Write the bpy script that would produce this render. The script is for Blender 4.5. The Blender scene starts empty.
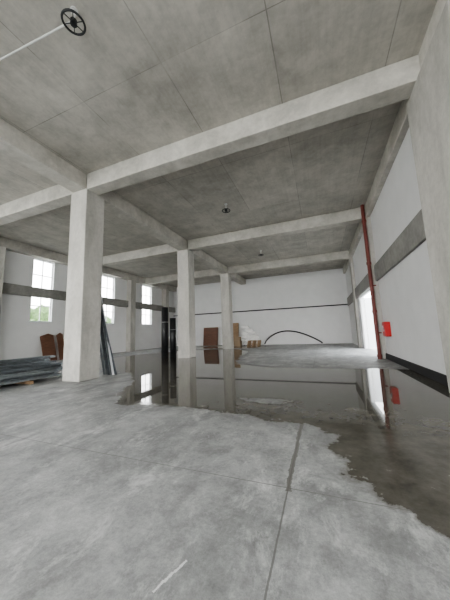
import bpy, bmesh, math, random
import numpy as np
from mathutils import Vector, Matrix
random.seed(4)
C = bpy.context.scene.collection

# ---------------------------------------------------------------- materials
def new_mat(name):
    m = bpy.data.materials.new(name); m.use_nodes = True
    nt = m.node_tree; b = nt.nodes["Principled BSDF"]
    return m, nt, b
def N(nt, t, **kw):
    n = nt.nodes.new(t)
    for k, v in kw.items(): setattr(n, k, v)
    return n
def noise(nt, vec, scale, detail=6, rough=.6, dist=0):
    n = N(nt, "ShaderNodeTexNoise"); n.inputs["Scale"].default_value = scale
    n.inputs["Detail"].default_value = detail; n.inputs["Roughness"].default_value = rough
    n.inputs["Distortion"].default_value = dist
    nt.links.new(vec, n.inputs["Vector"]); return n.outputs["Fac"]
def ramp(nt, fac, stops):
    r = N(nt, "ShaderNodeValToRGB"); e = r.color_ramp.elements
    while len(e) < len(stops): e.new(.5)
    for i, (p, c) in enumerate(stops):
        e[i].position = p; e[i].color = (c, c, c, 1) if isinstance(c, (int, float)) else (*c, 1)
    nt.links.new(fac, r.inputs["Fac"]); return r.outputs["Color"]
def mix(nt, a, b, fac, mode='MIX'):
    m = N(nt, "ShaderNodeMix", data_type='RGBA', blend_type=mode)
    for i, v in ((0, fac), (6, a), (7, b)):
        s = m.inputs[i]
        if hasattr(v, "is_output"): nt.links.new(v, s)
        elif i == 0: s.default_value = v
        elif isinstance(v, (int, float)): s.default_value = (v, v, v, 1)
        else: s.default_value = (*v, 1)
    return m.outputs[2]
def math_(nt, op, a, b=0., clamp=False):
    m = N(nt, "ShaderNodeMath", operation=op); m.use_clamp = clamp
    for s, v in ((m.inputs[0], a), (m.inputs[1], b)):
        if hasattr(v, "is_output"): nt.links.new(v, s)
        else: s.default_value = v
    return m.outputs[0]
def bump(nt, b, h, strength, dist=.02):
    n = N(nt, "ShaderNodeBump"); n.inputs["Strength"].default_value = strength
    n.inputs["Distance"].default_value = dist
    nt.links.new(h, n.inputs["Height"]); nt.links.new(n.outputs[0], b.inputs["Normal"])
def coords(nt, scale=(1, 1, 1)):
    tc = N(nt, "ShaderNodeTexCoord"); mp = N(nt, "ShaderNodeMapping")
    mp.inputs["Scale"].default_value = scale
    nt.links.new(tc.outputs["Object"], mp.inputs["Vector"]); return mp.outputs[0]
def lines(nt, comp, period, offset, width):
    """1 on a thin line each <period> metres along one axis"""
    a = math_(nt, 'SUBTRACT', comp, offset)
    a = math_(nt, 'PINGPONG', a, period/2)
    return math_(nt, 'LESS_THAN', a, width)

def concrete(name, lo, hi, streak=(1, 1, 1), grid=None, blotch=1.):
    m, nt, b = new_mat(name)
    v = coords(nt); vs = coords(nt, streak)
    n1 = noise(nt, vs, .45, 8, .6, .3); n2 = noise(nt, v, 7, 8, .75); n3 = noise(nt, vs, 1.8, 8, .65, .3)
    c = ramp(nt, n1, [(.34, lo), (.66, hi)])
    c = mix(nt, c, ramp(nt, n3, [(.38, .66), (.58, 1.)]), .5*blotch, 'MULTIPLY')
    c = mix(nt, c, ramp(nt, n2, [(.35, .72), (.6, 1.)]), .5*blotch, 'MULTIPLY')
    pale = ramp(nt, noise(nt, vs, 1.1, 7, .65, .4), [(.54, 0.), (.68, 1.)])
    c = mix(nt, c, [min(1, h*1.15) for h in hi], math_(nt, 'MULTIPLY', pale, .35*blotch))
    if grid:
        # board streaks left by the formwork
        bs = noise(nt, coords(nt, (7, .35, 1)), 1.6, 5, .6)
        c = mix(nt, c, ramp(nt, bs, [(.36, .82), (.56, 1.)]), .35, 'MULTIPLY')
        sp = N(nt, "ShaderNodeSeparateXYZ"); nt.links.new(v, sp.inputs[0])
        g = math_(nt, 'MAXIMUM', lines(nt, sp.outputs[0], grid[0], grid[2], .012),
                  lines(nt, sp.outputs[1], grid[1], grid[3], .009))
        br = ramp(nt, noise(nt, v, .8, 3, .5), [(.38, .12), (.6, .75)])
        g = math_(nt, 'MULTIPLY', g, br)
        fx = math_(nt, 'FLOOR', math_(nt, 'DIVIDE', math_(nt, 'SUBTRACT', sp.outputs[0], grid[2]), grid[0]))
        fy = math_(nt, 'FLOOR', math_(nt, 'DIVIDE', math_(nt, 'SUBTRACT', sp.outputs[1], grid[3]), grid[1]))
        cb = N(nt, "ShaderNodeCombineXYZ"); nt.links.new(fx, cb.inputs[0]); nt.links.new(fy, cb.inputs[1])
        wn = N(nt, "ShaderNodeTexWhiteNoise"); nt.links.new(cb.outputs[0], wn.inputs["Vector"])
        c = mix(nt, c, ramp(nt, wn.outputs["Value"], [(0, .88), (1, 1.)]), 1., 'MULTIPLY')
        c = mix(nt, c, mix(nt, c, .5, 1., 'MULTIPLY'), g)
    nt.links.new(c, b.inputs["Base Color"])
    b.inputs["Roughness"].default_value = .85
    bump(nt, b, math_(nt, 'ADD', n2, n3), .25)
    return m

def simple(name, col, rough=.6, metal=0., var=.12, scale=8, stretch=(1, 1, 1)):
    m, nt, b = new_mat(name)
    v = coords(nt, stretch); n = noise(nt, v, scale)
    c = mix(nt, col, ramp(nt, n, [(.3, 1-var*2), (.7, 1.)]), 1., 'MULTIPLY')
    nt.links.new(c, b.inputs["Base Color"])
    b.inputs["Roughness"].default_value = rough; b.inputs["Metallic"].default_value = metal
    bump(nt, b, n, .1); return m

M_ceil = concrete("ceiling_concrete", (.45, .43, .385), (.60, .575, .52), grid=(2.45, 3.81, -.5, .3), blotch=.8)
M_beam = concrete("beam_concrete", (.49, .472, .425), (.64, .618, .565), blotch=.9)
M_col = concrete("column_concrete", (.46, .447, .41), (.64, .622, .578), streak=(1, 1, .35))
M_mid = concrete("edge_beam_concrete", (.27, .265, .25), (.37, .36, .335))  # grey concrete, with the left band's backlit shade put into the colour
M_white = simple("white_plaster", (.81, .81, .805), .8, var=.03, scale=1.2)
M_steel = simple("galvanised_steel", (.38, .42, .44), .42, .6, .2, 6)
M_steel2 = simple("dull_steel", (.20, .22, .24), .5, .5, .2, 6)
M_dark = simple("black_plastic", (.022, .023, .025), .45, 0, .2)
M_wood = simple("plywood", (.44, .30, .18), .7, 0, .18, 3, (1, 1, 6))
M_brown = simple("brown_board", (.19, .09, .055), .6, 0, .2, 3, (1, 1, 5))
M_redpipe = simple("red_oxide_paint", (.20, .05, .04), .5, 0, .15)
M_red = simple("red_enamel", (.5, .02, .02), .35, 0, .05)
M_frame = simple("white_frame", (.80, .82, .83), .4, 0, .03)
M_bag = simple("white_sack", (.92, .92, .90), .8, 0, .05, 5)
M_skirt = simple("bitumen_strip", (.03, .03, .032), .6, 0, .2)
M_ground = simple("outside_paving", (.62, .61, .57), .95, 0, .12, 3)
M_leaf = simple("foliage", (.16, .26, .10), .8, 0, .35, 2.5)
M_fix = simple("white_conduit", (.7, .7, .68), .5, 0, .05)
M_card = simple("cardboard", (.40, .30, .20), .85, 0, .08, 4)

m, nt, b = new_mat("window_glass")
nt.nodes.remove(b); out = nt.nodes["Material Output"]
tr = N(nt, "ShaderNodeBsdfTransparent"); gl = N(nt, "ShaderNodeBsdfGlossy"); gl.inputs["Roughness"].default_value = .02
mx = N(nt, "ShaderNodeMixShader"); mx.inputs[0].default_value = .05
nt.links.new(tr.outputs[0], mx.inputs[1]); nt.links.new(gl.outputs[0], mx.inputs[2]); nt.links.new(mx.outputs[0], out.inputs[0])
M_glass = m

# ---------------------------------------------------------------- mesh helpers
def mesh_obj(name, bm, mat=None, parent=None, bevel=0, smooth=False):
    me = bpy.data.meshes.new(name)
    bmesh.ops.recalc_face_normals(bm, faces=bm.faces)
    bm.to_mesh(me); bm.free()
    o = bpy.data.objects.new(name, me); C.objects.link(o)
    if mat: me.materials.append(mat)
    if parent: o.parent = parent
    if bevel:
        md = o.modifiers.new("bevel", 'BEVEL'); md.width = bevel; md.segments = 2; md.limit_method = 'ANGLE'
    if smooth:
        for p in me.polygons: p.use_smooth = True
    return o
def add_box(bm, x0, x1, y0, y1, z0, z1, M=None):
    vs = [bm.verts.new((x, y, z)) for x in (x0, x1) for y in (y0, y1) for z in (z0, z1)]
    for f in ((0, 1, 3, 2), (4, 6, 7, 5), (0, 4, 5, 1), (2, 3, 7, 6), (0, 2, 6, 4), (1, 5, 7, 3)):
        bm.faces.new([vs[i] for i in f])
    if M is not None:
        for v in vs: v.co = M @ v.co
def boxes(name, lst, mat, parent=None, bevel=0):
    bm = bmesh.new()
    for b in lst: add_box(bm, *b)
    return mesh_obj(name, bm, mat, parent, bevel)
def empty(name):
    e = bpy.data.objects.new(name, None); C.objects.link(e); e.empty_display_size = .2; return e
def tube(name, pts, r, mat, parent=None, cyclic=False, fill=True):
    cu = bpy.data.curves.new(name, 'CURVE'); cu.dimensions = '3D'; cu.bevel_depth = r; cu.bevel_resolution = 4
    cu.use_fill_caps = fill
    sp = cu.splines.new('POLY'); sp.points.add(len(pts)-1)
    for p, c in zip(sp.points, pts): p.co = (*c, 1)
    sp.use_cyclic_u = cyclic
    o = bpy.data.objects.new(name, cu); C.objects.link(o)
    dg = bpy.context.evaluated_depsgraph_get(); me = bpy.data.meshes.new_from_object(o.evaluated_get(dg))
    bpy.data.objects.remove(o)
    o = bpy.data.objects.new(name, me); C.objects.link(o); me.materials.clear(); me.materials.append(mat)
    for p in me.polygons: p.use_smooth = True
    if parent: o.parent = parent
    return o

# ---------------------------------------------------------------- dimensions
XC, Y1, S, W = -8.26, 6.66, 7.62, .84
ZB, ZC = 7.09, 7.73
XL, XR, YF, YB = -18.0, 2.8, 27.8, -8.6
H = W/2
ROWS = [Y1-S*2+.4, Y1-S, Y1, Y1+S, Y1+2*S]

# ---------------------------------------------------------------- floor
def seg_sd(P, poly):
    d = np.full(len(P), 1e9); inside = np.zeros(len(P), bool)
    n = len(poly)
    for i in range(n):
        a = np.array(poly[i]); b_ = np.array(poly[(i+1) % n]); ab = b_-a
        t = np.clip(((P-a)@ab)/(ab@ab), 0, 1)
        d = np.minimum(d, np.linalg.norm(P-(a+t[:, None]*ab), axis=1))
        c = ((a[1] > P[:, 1]) != (b_[1] > P[:, 1]))
        with np.errstate(divide='ignore', invalid='ignore'):
            xi = (b_[0]-a[0])*(P[:, 1]-a[1])/(b_[1]-a[1])+a[0]
        inside ^= c & (P[:, 0] < xi)
    return np.where(inside, d, -d)
wet = [(-4.4, 4.5), (-3.3, 4.6), (-2.4, 4.65), (-1.4, 4.5), (-.4, 4.3), (.1, 3.95), (0, 3.5), (.15, 3.1), (.32, 2.7),
       (.65, 2.4), (1.5, 1.85), (3.6, 1.4), (3.6, 10.6), (1.7, 10.6), (-.5, 10.4), (-2.5, 10.6), (-4.0, 11.6), (-4.6, 14),
       (-5.2, 18.5), (-7.2, 21.3), (-10.5, 20.8), (-13.2, 18), (-14.4, 13.5), (-13.4, 10.7), (-9.8, 8.9), (-7.3, 8.1), (-6.2, 7.0), (-5.3, 5.6)]
step = .2
xs = np.arange(XL-.3, XR+.5, step); ys = np.arange(YB, YF+.3, step)
gx, gy = np.meshgrid(xs, ys); P = np.stack([gx.ravel(), gy.ravel()], 1)
me = bpy.data.meshes.new("floor")
nx, ny = len(xs), len(ys)
faces = [(j*nx+i, j*nx+i+1, (j+1)*nx+i+1, (j+1)*nx+i) for j in range(ny-1) for i in range(nx-1)]
me.from_pydata([(x, y, 0.) for x, y in P], [], faces)
sd = seg_sd(P, wet)
sd = np.where(sd > 0, sd*2.0, sd)
isl = np.hypot((P[:, 0]+1.3)/.42, (P[:, 1]-5.5)/.16)
sd = np.minimum(sd, (isl-1)*.3)
lobe = seg_sd(P, [(-13, 22), (-6, 22.5), (-5, 25.5), (-12, 26)])
sd = np.maximum(sd, lobe*.6)
at = me.attributes.new("wetness", 'FLOAT', 'POINT'); at.data.foreach_set("value", sd.astype(np.float32))
floor = bpy.data.objects.new("floor", me); C.objects.link(floor)
m, nt, b = new_mat("floor_concrete"); v = coords(nt)
sp = N(nt, "ShaderNodeSeparateXYZ"); nt.links.new(v, sp.inputs[0]); FX, FY = sp.outputs[0], sp.outputs[1]
a = N(nt, "ShaderNodeAttribute", attribute_name="wetness").outputs["Fac"]
e1 = noise(nt, v, 1.3, 9, .7); e2 = noise(nt, v, 7, 5, .6)
s = math_(nt, 'ADD', a, math_(nt, 'MULTIPLY', math_(nt, 'SUBTRACT', e1, .5), 1.6))
s = math_(nt, 'ADD', s, math_(nt, 'MULTIPLY', math_(nt, 'SUBTRACT', e2, .5), .25))
s5 = math_(nt, 'ADD', s, .5)
wetm = ramp(nt, s5, [(.46, 0.), (.60, 1.)])
halo = ramp(nt, s5, [(.0, 0.), (.5, 1.)])
n1 = noise(nt, v, .5, 9, .68, .2); n2 = noise(nt, v, 2.2, 9, .75, .1); n3 = noise(nt, v, 26, 6, .75)
n4 = noise(nt, coords(nt, (1.3, .8, 1)), 1.1, 10, .78, .3)
n5 = noise(nt, v, 90, 4, .8)
dry = ramp(nt, n1, [(.36, (.36, .365, .36)), (.64, (.56, .565, .555))])
dry = mix(nt, dry, ramp(nt, n2, [(.40, .62), (.56, 1.)]), .7, 'MULTIPLY')
dry = mix(nt, dry, ramp(nt, n4, [(.40, .62), (.54, 1.)]), .75, 'MULTIPLY')
dry = mix(nt, dry, ramp(nt, n3, [(.38, .72), (.6, 1.)]), .7, 'MULTIPLY')
dry = mix(nt, dry, ramp(nt, n5, [(.36, .75), (.55, 1.)]), .6, 'MULTIPLY')
dry = mix(nt, dry, mix(nt, dry, .76, 1., 'MULTIPLY'), halo)
sc = ramp(nt, noise(nt, coords(nt, (1.2, .7, 1)), 2.0, 10, .8, .3), [(.53, 0.), (.66, 1.)])
dry = mix(nt, dry, (.74, .745, .73), math_(nt, 'MULTIPLY', sc, .6))
dk = ramp(nt, noise(nt, coords(nt, (.7, 1.1, 1)), .9, 10, .72, .4), [(.53, 0.), (.66, 1.)])
dry = mix(nt, dry, (.22, .225, .215), math_(nt, 'MULTIPLY', dk, .45))
# pale paint scrape
al = math_(nt, 'ABSOLUTE', math_(nt, 'ADD', math_(nt, 'MULTIPLY', math_(nt, 'ADD', FX, 1.008), .34), math_(nt, 'MULTIPLY', math_(nt, 'SUBTRACT', FY, 1.496), .94)))
pp = math_(nt, 'SUBTRACT', math_(nt, 'MULTIPLY', math_(nt, 'ADD', FX, 1.008), .94), math_(nt, 'MULTIPLY', math_(nt, 'SUBTRACT', FY, 1.496), .34))
pp = math_(nt, 'ABSOLUTE', math_(nt, 'ADD', pp, math_(nt, 'MULTIPLY', math_(nt, 'SUBTRACT', n3, .5), .05)))
scr = math_(nt, 'MULTIPLY', math_(nt, 'LESS_THAN', al, .13), math_(nt, 'LESS_THAN', pp, .008))
dry = mix(nt, dry, (.85, .85, .84), math_(nt, 'MULTIPLY', scr, .7))
wc = ramp(nt, n2, [(.3, (.06, .056, .045)), (.7, (.15, .14, .118))])
wob = math_(nt, 'MULTIPLY', math_(nt, 'SUBTRACT', e2, .5), .012)
jx = lines(nt, math_(nt, 'ADD', FX, wob), 8.4, -.42, .007)
jy = lines(nt, math_(nt, 'ADD', FY, wob), 8.4, 2.6, .005)
j = math_(nt, 'MAXIMUM', jx, jy)
dry = mix(nt, dry, (.14, .14, .13), math_(nt, 'MULTIPLY', j, .8))
# damp seepage along the long joint next to the puddle
wob2 = math_(nt, 'MULTIPLY', math_(nt, 'SUBTRACT', e1, .5), .10)
ja = math_(nt, 'ABSOLUTE', math_(nt, 'ADD', math_(nt, 'ADD', FX, .42), wob2))
near = math_(nt, 'MULTIPLY', math_(nt, 'GREATER_THAN', FY, 2.55), math_(nt, 'LESS_THAN', FY, 4.6))
seep = math_(nt, 'MULTIPLY', math_(nt, 'LESS_THAN', ja, math_(nt, 'MULTIPLY', e2, .05)), near)
dry = mix(nt, dry, (.15, .145, .13), math_(nt, 'MULTIPLY', seep, .8))
col = mix(nt, dry, wc, wetm); nt.links.new(col, b.inputs["Base Color"])
deep = ramp(nt, math_(nt, 'ADD', s, math_(nt, 'MULTIPLY', n1, .8)), [(.5, .18), (.95, .03)])
# only a damp film (no standing water) in the strip nearest the entrance
film = ramp(nt, math_(nt, 'DIVIDE', math_(nt, 'ADD', FY, math_(nt, 'MULTIPLY', math_(nt, 'SUBTRACT', e1, .5), 2.)), 10.), [(.34, 1.), (.43, 0.)])
deep = mix(nt, deep, ramp(nt, n2, [(.35, .12), (.6, .28)]), film)
rg = mix(nt, ramp(nt, n2, [(.3, .45), (.7, .65)]), deep, wetm)
nt.links.new(rg, b.inputs["Roughness"])
hgt = mix(nt, mix(nt, n2, n3, .5), .6, wetm)
bump(nt, b, hgt, .3, .01)
me.materials.append(m)

# ---------------------------------------------------------------- ceiling, walls
boxes("ceiling", [(XL-.3, XR+.3, YB, YF+.3, ZC, ZC+.3)], M_ceil)
wins = [(10.55, 11.95), (16.2, 17.7), (21.6, 23.2)]
wins_b = [(4.6, 6.2), (-1.4, .2)]
allw = sorted(wins+wins_b); WZ0, WZ1 = 2.7, 7.05
L = []; y = YB
for w0, w1 in allw:
    L.append((XL-.3, XL, y, w0, 0, ZC)); L.append((XL-.3, XL, w0, w1, 0, WZ0)); L.append((XL-.3, XL, w0, w1, WZ1, ZC)); y = w1
L.append((XL-.3, XL, y, YF, 0, ZC))
boxes("wall_left", L, M_white)
boxes("wall_back", [(XL-.3, XR+.3, YF, YF+.3, 0, ZC)], M_white)
D0, D1, DZ = 15.1, 20.4, 3.75
boxes("wall_right", [(XR, XR+.3, YB, D0, 0, ZC), (XR, XR+.3, D1, YF, 0, ZC), (XR, XR+.3, D0, D1, DZ, ZC)], M_white)
for i, (w0, w1) in enumerate(allw):
    e = empty("window_%d" % (i+1))
    t = .055; X0, X1 = XL-.2, XL-.14
    fr = [(X0, X1, w0, w0+t, WZ0, WZ1), (X0, X1, w1-t, w1, WZ0, WZ1), (X0, X1, w0, w1, WZ0, WZ0+t), (X0, X1, w0, w1, WZ1-t, WZ1),
          (X0, X1, (w0+w1)/2-.025, (w0+w1)/2+.025, WZ0, WZ1)]
    for k in (1, 2, 3): 
        z = WZ0+(WZ1-WZ0)*k/4; fr.append((X0, X1, w0, w1, z-.025, z+.025))
    boxes("frame", fr, M_frame, e, .01)
    boxes("glass", [(XL-.175, XL-.165, w0+t, w1-t, WZ0+t, WZ1-t)], M_glass, e)
    boxes("sill", [(XL-.32, XL+.05, w0-.05, w1+.05, WZ0-.05, WZ0)], M_frame, e, .01)
e = empty("door_1")
boxes("frame", [(XR+.05, XR+.2, D0, D0+.08, 0, DZ), (XR+.05, XR+.2, D1-.08, D1, 0, DZ), (XR+.05, XR+.2, D0, D1, DZ-.08, DZ)], M_frame, e, .01)
boxes("leaf", [(XR+.3, XR+1.8, D1-.06, D1-.01, .02, DZ-.1)], M_frame, e, .01)

# beams
def beam(x0, x1, y0, y1, z0=ZB, z1=ZC, mat=M_beam, name="concrete_beam"):
    return boxes(name, [(x0, x1, y0, y1, z0, z1)], mat, None, .02)
BW = .25
for y in ROWS:
    beam(XC+H*.9, XR, y-H+.02, y-H+.02+2*BW)
    beam(XL, XC-H*.9, y-H+.02, y-H+.02+2*BW)
beam(XC-.32, XC+.32, YB, YF, ZB+.03)
beam(XL, XL+.45, YB, YF, ZB+.02)
beam(XR-.2, XR, YB, YF, ZB+.02)
beam(XL, XL+.25, YB, YF, 4.35, 5.0, M_mid, "edge_beam")
beam(XR-.1, XR, YB, YF, 3.75, 4.55, M_mid, "edge_beam")
for y in ROWS:
    boxes("concrete_column", [(XC-H, XC+H, y-H, y+H, 0, ZB+.03)], M_col, None, .03)
    if y == Y1: boxes("concrete_column", [(XR-.31, XR+.2, y-1.9, y+H-.08, 0, ZB+.02)], M_col, None, .03)
    else: boxes("concrete_column", [(XR-.19, XR+.2, y-H, y+H, 0, ZB+.02)], M_col, None, .03)
for y in (-4.8, 2.4, 8.3, 14.1, 19.6, 25.5):
    boxes("concrete_column", [(XL, XL+.55, y-.35, y+.35, 0, ZB+.02)], M_col, None, .03)
boxes("baseboard_right", [(XR-.05, XR, Y1+H, Y1+S-H, 0, .26)], M_skirt, None, .01)
boxes("trim_1", [(XC+H+1, XR, YF-.09, YF, 3.85, 3.97)], M_dark, None, .01)
boxes("trim_2", [(XL, XC+H+1, YF-.09, YF, 3.85, 3.97)], M_dark, None, .01)

e = empty("riser_pipe"); px, py = XR-.33, Y1+S-H-.14
tube("pipe", [(px, py, 0), (px, py, ZC)], .085, M_redpipe, e)
for z in (.1, 2.2, 4.6, 6.8): tube("collar", [(px, py, z), (px, py, z+.12)], .11, M_redpipe, e)
boxes("clamp", [(px-.02, px+.2, py-.02, py+.06, 3.5, 3.56), (px-.02, px+.2, py-.02, py+.06, 1.2, 1.26)], M_redpipe, e)
e = empty("fire_hydrant_cabinet")
boxes("box", [(XR-.22, XR, 12.55, 12.98, 1.08, 1.72)], M_red, e, .02)
boxes("door_panel", [(XR-.24, XR-.22, 12.58, 12.95, 1.11, 1.69)], M_red, e, .01)
boxes("handle", [(XR-.27, XR-.24, 12.62, 12.66, 1.3, 1.45)], M_steel, e)
boxes("label", [(XR-.245, XR-.238, 12.72, 12.88, 1.4, 1.56)], M_frame, e)

def fixture(x, y, drop=.3, conduit=None):
    e = empty("pendant_ring_light"); z = ZC-drop
    tube("rod", [(x, y, ZC), (x, y, z)], .02, M_fix, e)
    tube("canopy", [(x, y, ZC-.04), (x, y, ZC)], .07, M_fix, e)
    n = 24
    tube("ring", [(x+.19*math.cos(2*math.pi*i/n), y+.19*math.sin(2*math.pi*i/n), z) for i in range(n)], .02, M_dark, e, True)
    for k in range(3):
        a = k*math.pi/3+.3
        tube("spoke", [(x-.19*math.cos(a), y-.19*math.sin(a), z), (x+.19*math.cos(a), y+.19*math.sin(a), z)], .008, M_dark, e)
    tube("hub", [(x, y, z-.04), (x, y, z+.05)], .06, M_dark, e)
    if conduit:
        tube("conduit", [(conduit[0], conduit[1], z+.06), (x, y, z+.06)], .017, M_fix, e)
fixture(-3.92, 2.7, .28, (XC+.3, 2.45)); fixture(-3.85, 10.6, .35); fixture(-3.9, 18.3, .35)

# ---------------------------------------------------------------- objects
def cprof(bm, x, y0, y1, z, w=.1, h=.05, t=.006, rot=0., roll=0.):
    R = Matrix.Translation((x, (y0+y1)/2, z)) @ Matrix.Rotation(rot, 4, 'Z') @ Matrix.Rotation(roll, 4, 'Y')
    l = (y1-y0)/2
    for b in ((-w/2, w/2, -l, l, 0, t), (-w/2, -w/2+t, -l, l, 0, h), (w/2-t, w/2, -l, l, 0, h)):
        add_box(bm, *b, M=R)
e = empty("steel_profile_stack")
b1, b2 = bmesh.new(), bmesh.new()
for layer in range(8):
    z = .12+layer*.09
    nk = 9 if layer < 5 else 10-layer
    for k in range(nk):
        dy = random.uniform(-.5, .15)
        cprof(b1 if (k+layer) % 3 else b2, -10.65+k*.15+layer*.012+random.uniform(-.02, .02), .6+dy, 6.95+dy, z, .11, random.choice((.05, .065, .075)),
              rot=random.uniform(-.015, .015), roll=random.choice((0, 0, .12, -.1)))
mesh_obj("profiles_bright", b1, M_steel, e); mesh_obj("profiles_dull", b2, M_steel2, e)
boxes("bearers", [(-10.8, -9.3, y, y+.1, 0, .1) for y in (1.4, 3.6, 5.6)], M_wood, e)
e = empty("leaning_steel_studs")
for k in range(8):
    bm = bmesh.new(); b0 = Vector((-8.3+k*.075, 7.72+.07*(k % 3), .0)); t0 = Vector((-8.3+k*.045, 7.13, 2.7+.15*((k*3) % 7)))
    d = t0-b0; l = d.length; q = d.to_track_quat('Z', 'Y').to_matrix().to_4x4(); q.translation = b0
    for b in ((-.045, .045, 0, .006, 0, l), (-.045, -.039, 0, .04, 0, l), (.039, .045, 0, .04, 0, l)): add_box(bm, *b, M=q)
    mesh_obj("stud_%d" % k, bm, (M_steel, M_steel, M_frame, M_steel2)[k % 4], e)
def roll(x, y, r, h):
    e = empty("membrane_roll"); n = 90
    pts = [((r-.012*i/15)*math.cos(i*.42), (r-.012*i/15)*math.sin(i*.42)) for i in range(n)]
    bm = bmesh.new(); prev = None
    for (a, c) in pts:
        v0 = bm.verts.new((x+a, y+c, 0)); v1 = bm.verts.new((x+a, y+c, h))
        if prev: bm.faces.new((prev[0], v0, v1, prev[1]))
        prev = (v0, v1)
    o = mesh_obj("sheet", bm, M_dark, e, 0, True); md = o.modifiers.new("solid", 'SOLIDIFY'); md.thickness = .008
    tube("core", [(x, y, 0), (x, y, h-.1)], r*.62, M_dark, e)
    tube("strap", [(x+(r+.004)*math.cos(i*.3), y+(r+.004)*math.sin(i*.3), h*.7) for i in range(21)], .012, M_fix, e, True)
roll(-9.85, 14.1, .23, 3.35); roll(-9.35, 14.3, .2, 2.6)
def leaning_board(y, w, h, lean, mat, name="leaning_timber_board"):
    e = empty(name)
    bm = bmesh.new()
    M = Matrix.Translation((XL+.05+lean, y, 0)) @ Matrix.Rotation(-math.atan2(lean, h), 4, 'Y')
    prof = [(-w/2, 0), (w/2, 0), (w/2, h*.93), (w*.1, h), (-w/2, h*.9)]
    a = [bm.verts.new(M@Vector((0, p[0], p[1]))) for p in prof]; c = [bm.verts.new(M@Vector((.05, p[0], p[1]))) for p in prof]
    bm.faces.new(a); bm.faces.new(c[::-1]); n = len(prof)
    for i in range(n): bm.faces.new((a[i], a[(i+1) % n], c[(i+1) % n], c[i]))
    mesh_obj("panel", bm, mat, e, .006)
    bm = bmesh.new()
    for z0 in (.15, h*.72): add_box(bm, .05, .075, -w/2+.05, w/2-.05, z0, z0+.09, M=M)
    mesh_obj("battens", bm, mat, e)
leaning_board(11.6, .9, 1.95, .6, M_brown); leaning_board(12.5, .45, 2.0, .55, M_brown); leaning_board(13.05, .45, 1.7, .45, M_wood)
def back_board(x, w, h, mat, name, y=.5):
    e = empty(name); M = Matrix.Translation((x, YF-y, 0)) @ Matrix.Rotation(-math.atan2(.3, h), 4, 'X')
    bm = bmesh.new(); add_box(bm, -w/2, w/2, 0, .05, 0, h, M=M); mesh_obj("sheet", bm, mat, e, .005)
    bm = bmesh.new()
    for z in (.1, h/2, h-.2): add_box(bm, -w/2+.03, w/2-.03, -.04, 0, z, z+.09, M=M)
    mesh_obj("battens", bm, mat, e, .005)
back_board(-12.6, 1.9, 2.2, M_brown, "timber_panel"); back_board(-9.6, 1.2, 2.6, M_wood, "plywood_sheet")
def sack(bm, c, s, rz):
    M = Matrix.Translation(c) @ Matrix.Rotation(rz, 4, 'Z')
    r = bmesh.ops.create_uvsphere(bm, u_segments=20, v_segments=12, radius=1)
    for v in r["verts"]:
        p = v.co.copy(); q = Vector([math.copysign(abs(k)**.55, k) for k in p])
        q += Vector((math.sin(p.z*9+c[0]), math.cos(p.x*8+c[2]), math.sin(p.y*10)))*.05
        v.co = M @ Vector((q.x*s[0], q.y*s[1], q.z*s[2]))
bm = bmesh.new()
for (dx, dy, z, r_) in [(-.9, 0, .2, .1), (0, .05, .2, -.1), (.8, -.05, .2, .2), (-.7, 0, .57, .1), (.2, .05, .57, -.2), (-.5, 0, .94, .3), (.35, 0, .94, 0), (-.3, 0, 1.31, .2), (.1, .0, 1.68, .5), (-.3, 0, 2.02, .1), (.9, .1, .57, .1), (.8, .0, .93, .3), (.5, 0, 1.31, .1)]:
    sack(bm, (-7.7+dx, YF-1.0+dy, z), (.46, .32, .2), r_)
mesh_obj("cement_sack_pile", bm, M_bag, None, 0, True)
# cardboard boxes with open flaps
def carton(x, y, z, w, d, h):
    e = empty("cardboard_box"); t = .015
    boxes("body", [(x, x+w, y, y+d, z, z+t), (x, x+t, y, y+d, z, z+h), (x+w-t, x+w, y, y+d, z, z+h), (x, x+w, y, y+t, z, z+h), (x, x+w, y+d-t, y+d, z, z+h)], M_card, e)
    boxes("lid", [(x-.01, x+w/2-.01, y, y+d, z+h, z+h+t), (x+w/2+.01, x+w+.01, y, y+d, z+h, z+h+t)], M_card, e)
    boxes("tape", [(x+w/2-.04, x+w/2+.04, y-.003, y+d, z+h+t, z+h+t+.003)], M_fix, e)
carton(-8.9, YF-2.3, 0, .7, .5, .55); carton(-8.8, YF-2.25, .575, .55, .4, .4)
for n_ in range(4):
    e = empty("wooden_pallet"); bm = bmesh.new()
    px, py, pz = -6.7+.03*n_, YF-2.4, n_*.145
    for k in range(6): add_box(bm, px-.6, px+.6, py-.5+k*.18, py-.4+k*.18, pz+.12, pz+.14)
    for k in range(3): add_box(bm, px-.6+k*.55, px-.5+k*.55, py-.5, py+.5, pz+.02, pz+.12)
    for k in range(3): add_box(bm, px-.6, px+.6, py-.5+k*.45, py-.4+k*.45, pz, pz+.02)
    mesh_obj("slats", bm, M_wood, e)
pts = []
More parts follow.
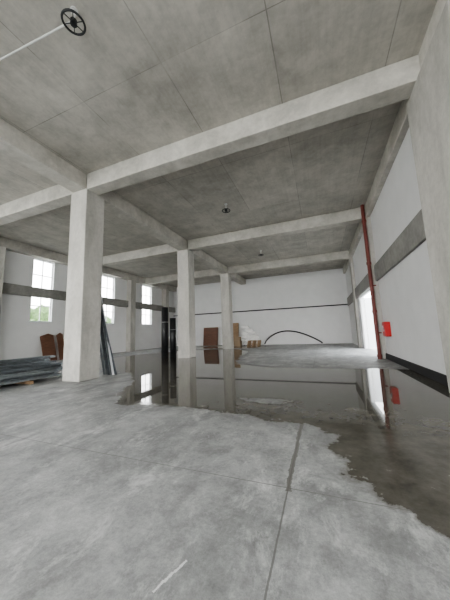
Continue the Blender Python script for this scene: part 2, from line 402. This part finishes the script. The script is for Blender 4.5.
for i in range(41):
    t = i/40; x = -6.0+6.0*t; pts.append((x, YF-.35-.15*math.sin(t*3.1), .09+1.35*max(0, math.sin(math.pi*min(1, t**.8)))**.85))
tube("black_hose", pts, .07, M_dark)

# ---------------------------------------------------------------- outside
boxes("exterior_ground", [(-60, 60, -60, 70, -.4, -.05)], M_ground)
def hedge(x, y, s):
    bm = bmesh.new(); bmesh.ops.create_icosphere(bm, subdivisions=5, radius=1)
    for v in bm.verts:
        p = v.co.copy(); k = 1+.25*math.sin(p.x*7+x)*math.cos(p.y*6)+.12*math.sin(p.z*17+p.x*11)+random.uniform(-.07, .07)
        v.co = Vector((x+p.x*k*s*.9, y+p.y*k*s*1.3, s*.8+p.z*k*s))
    e = empty("tree"); mesh_obj("crown", bm, M_leaf, e); tube("trunk", [(x, y, -.05), (x, y, s)], .25, M_brown, e)
for x, y, s in ((-31, 12, 2.4), (-33, 20, 2.8), (-32, 29, 2.3), (-34, 36, 3.0)): hedge(x, y, s)

# ---------------------------------------------------------------- light
w = bpy.data.worlds.new("world"); bpy.context.scene.world = w; w.use_nodes = True; nt = w.node_tree
bg = nt.nodes["Background"]; tc = N(nt, "ShaderNodeTexCoord"); sp = N(nt, "ShaderNodeSeparateXYZ")
nt.links.new(tc.outputs["Generated"], sp.inputs[0])
c = ramp(nt, sp.outputs[2], [(0., (1., .99, .97)), (1., (.84, .91, 1.))])
nt.links.new(c, bg.inputs[0]); bg.inputs[1].default_value = 10.
try: bpy.context.scene.view_settings.look = 'AgX - Medium High Contrast'
except Exception: pass

# ---------------------------------------------------------------- camera
fw = Vector((-.3557, .9253, .1316)).normalized(); rt = Vector((.9311, .3630, -.0357)); rt = (rt-fw*rt.dot(fw)).normalized(); up = rt.cross(fw)
cd = bpy.data.cameras.new("camera"); cam = bpy.data.objects.new("camera", cd); C.objects.link(cam)
M = Matrix((rt, up, -fw)).transposed().to_4x4(); M.translation = (0, 0, 1.5); cam.matrix_world = M
cd.sensor_width = 36; cd.lens = 245.5/600*36; cd.clip_end = 300
bpy.context.scene.camera = cam
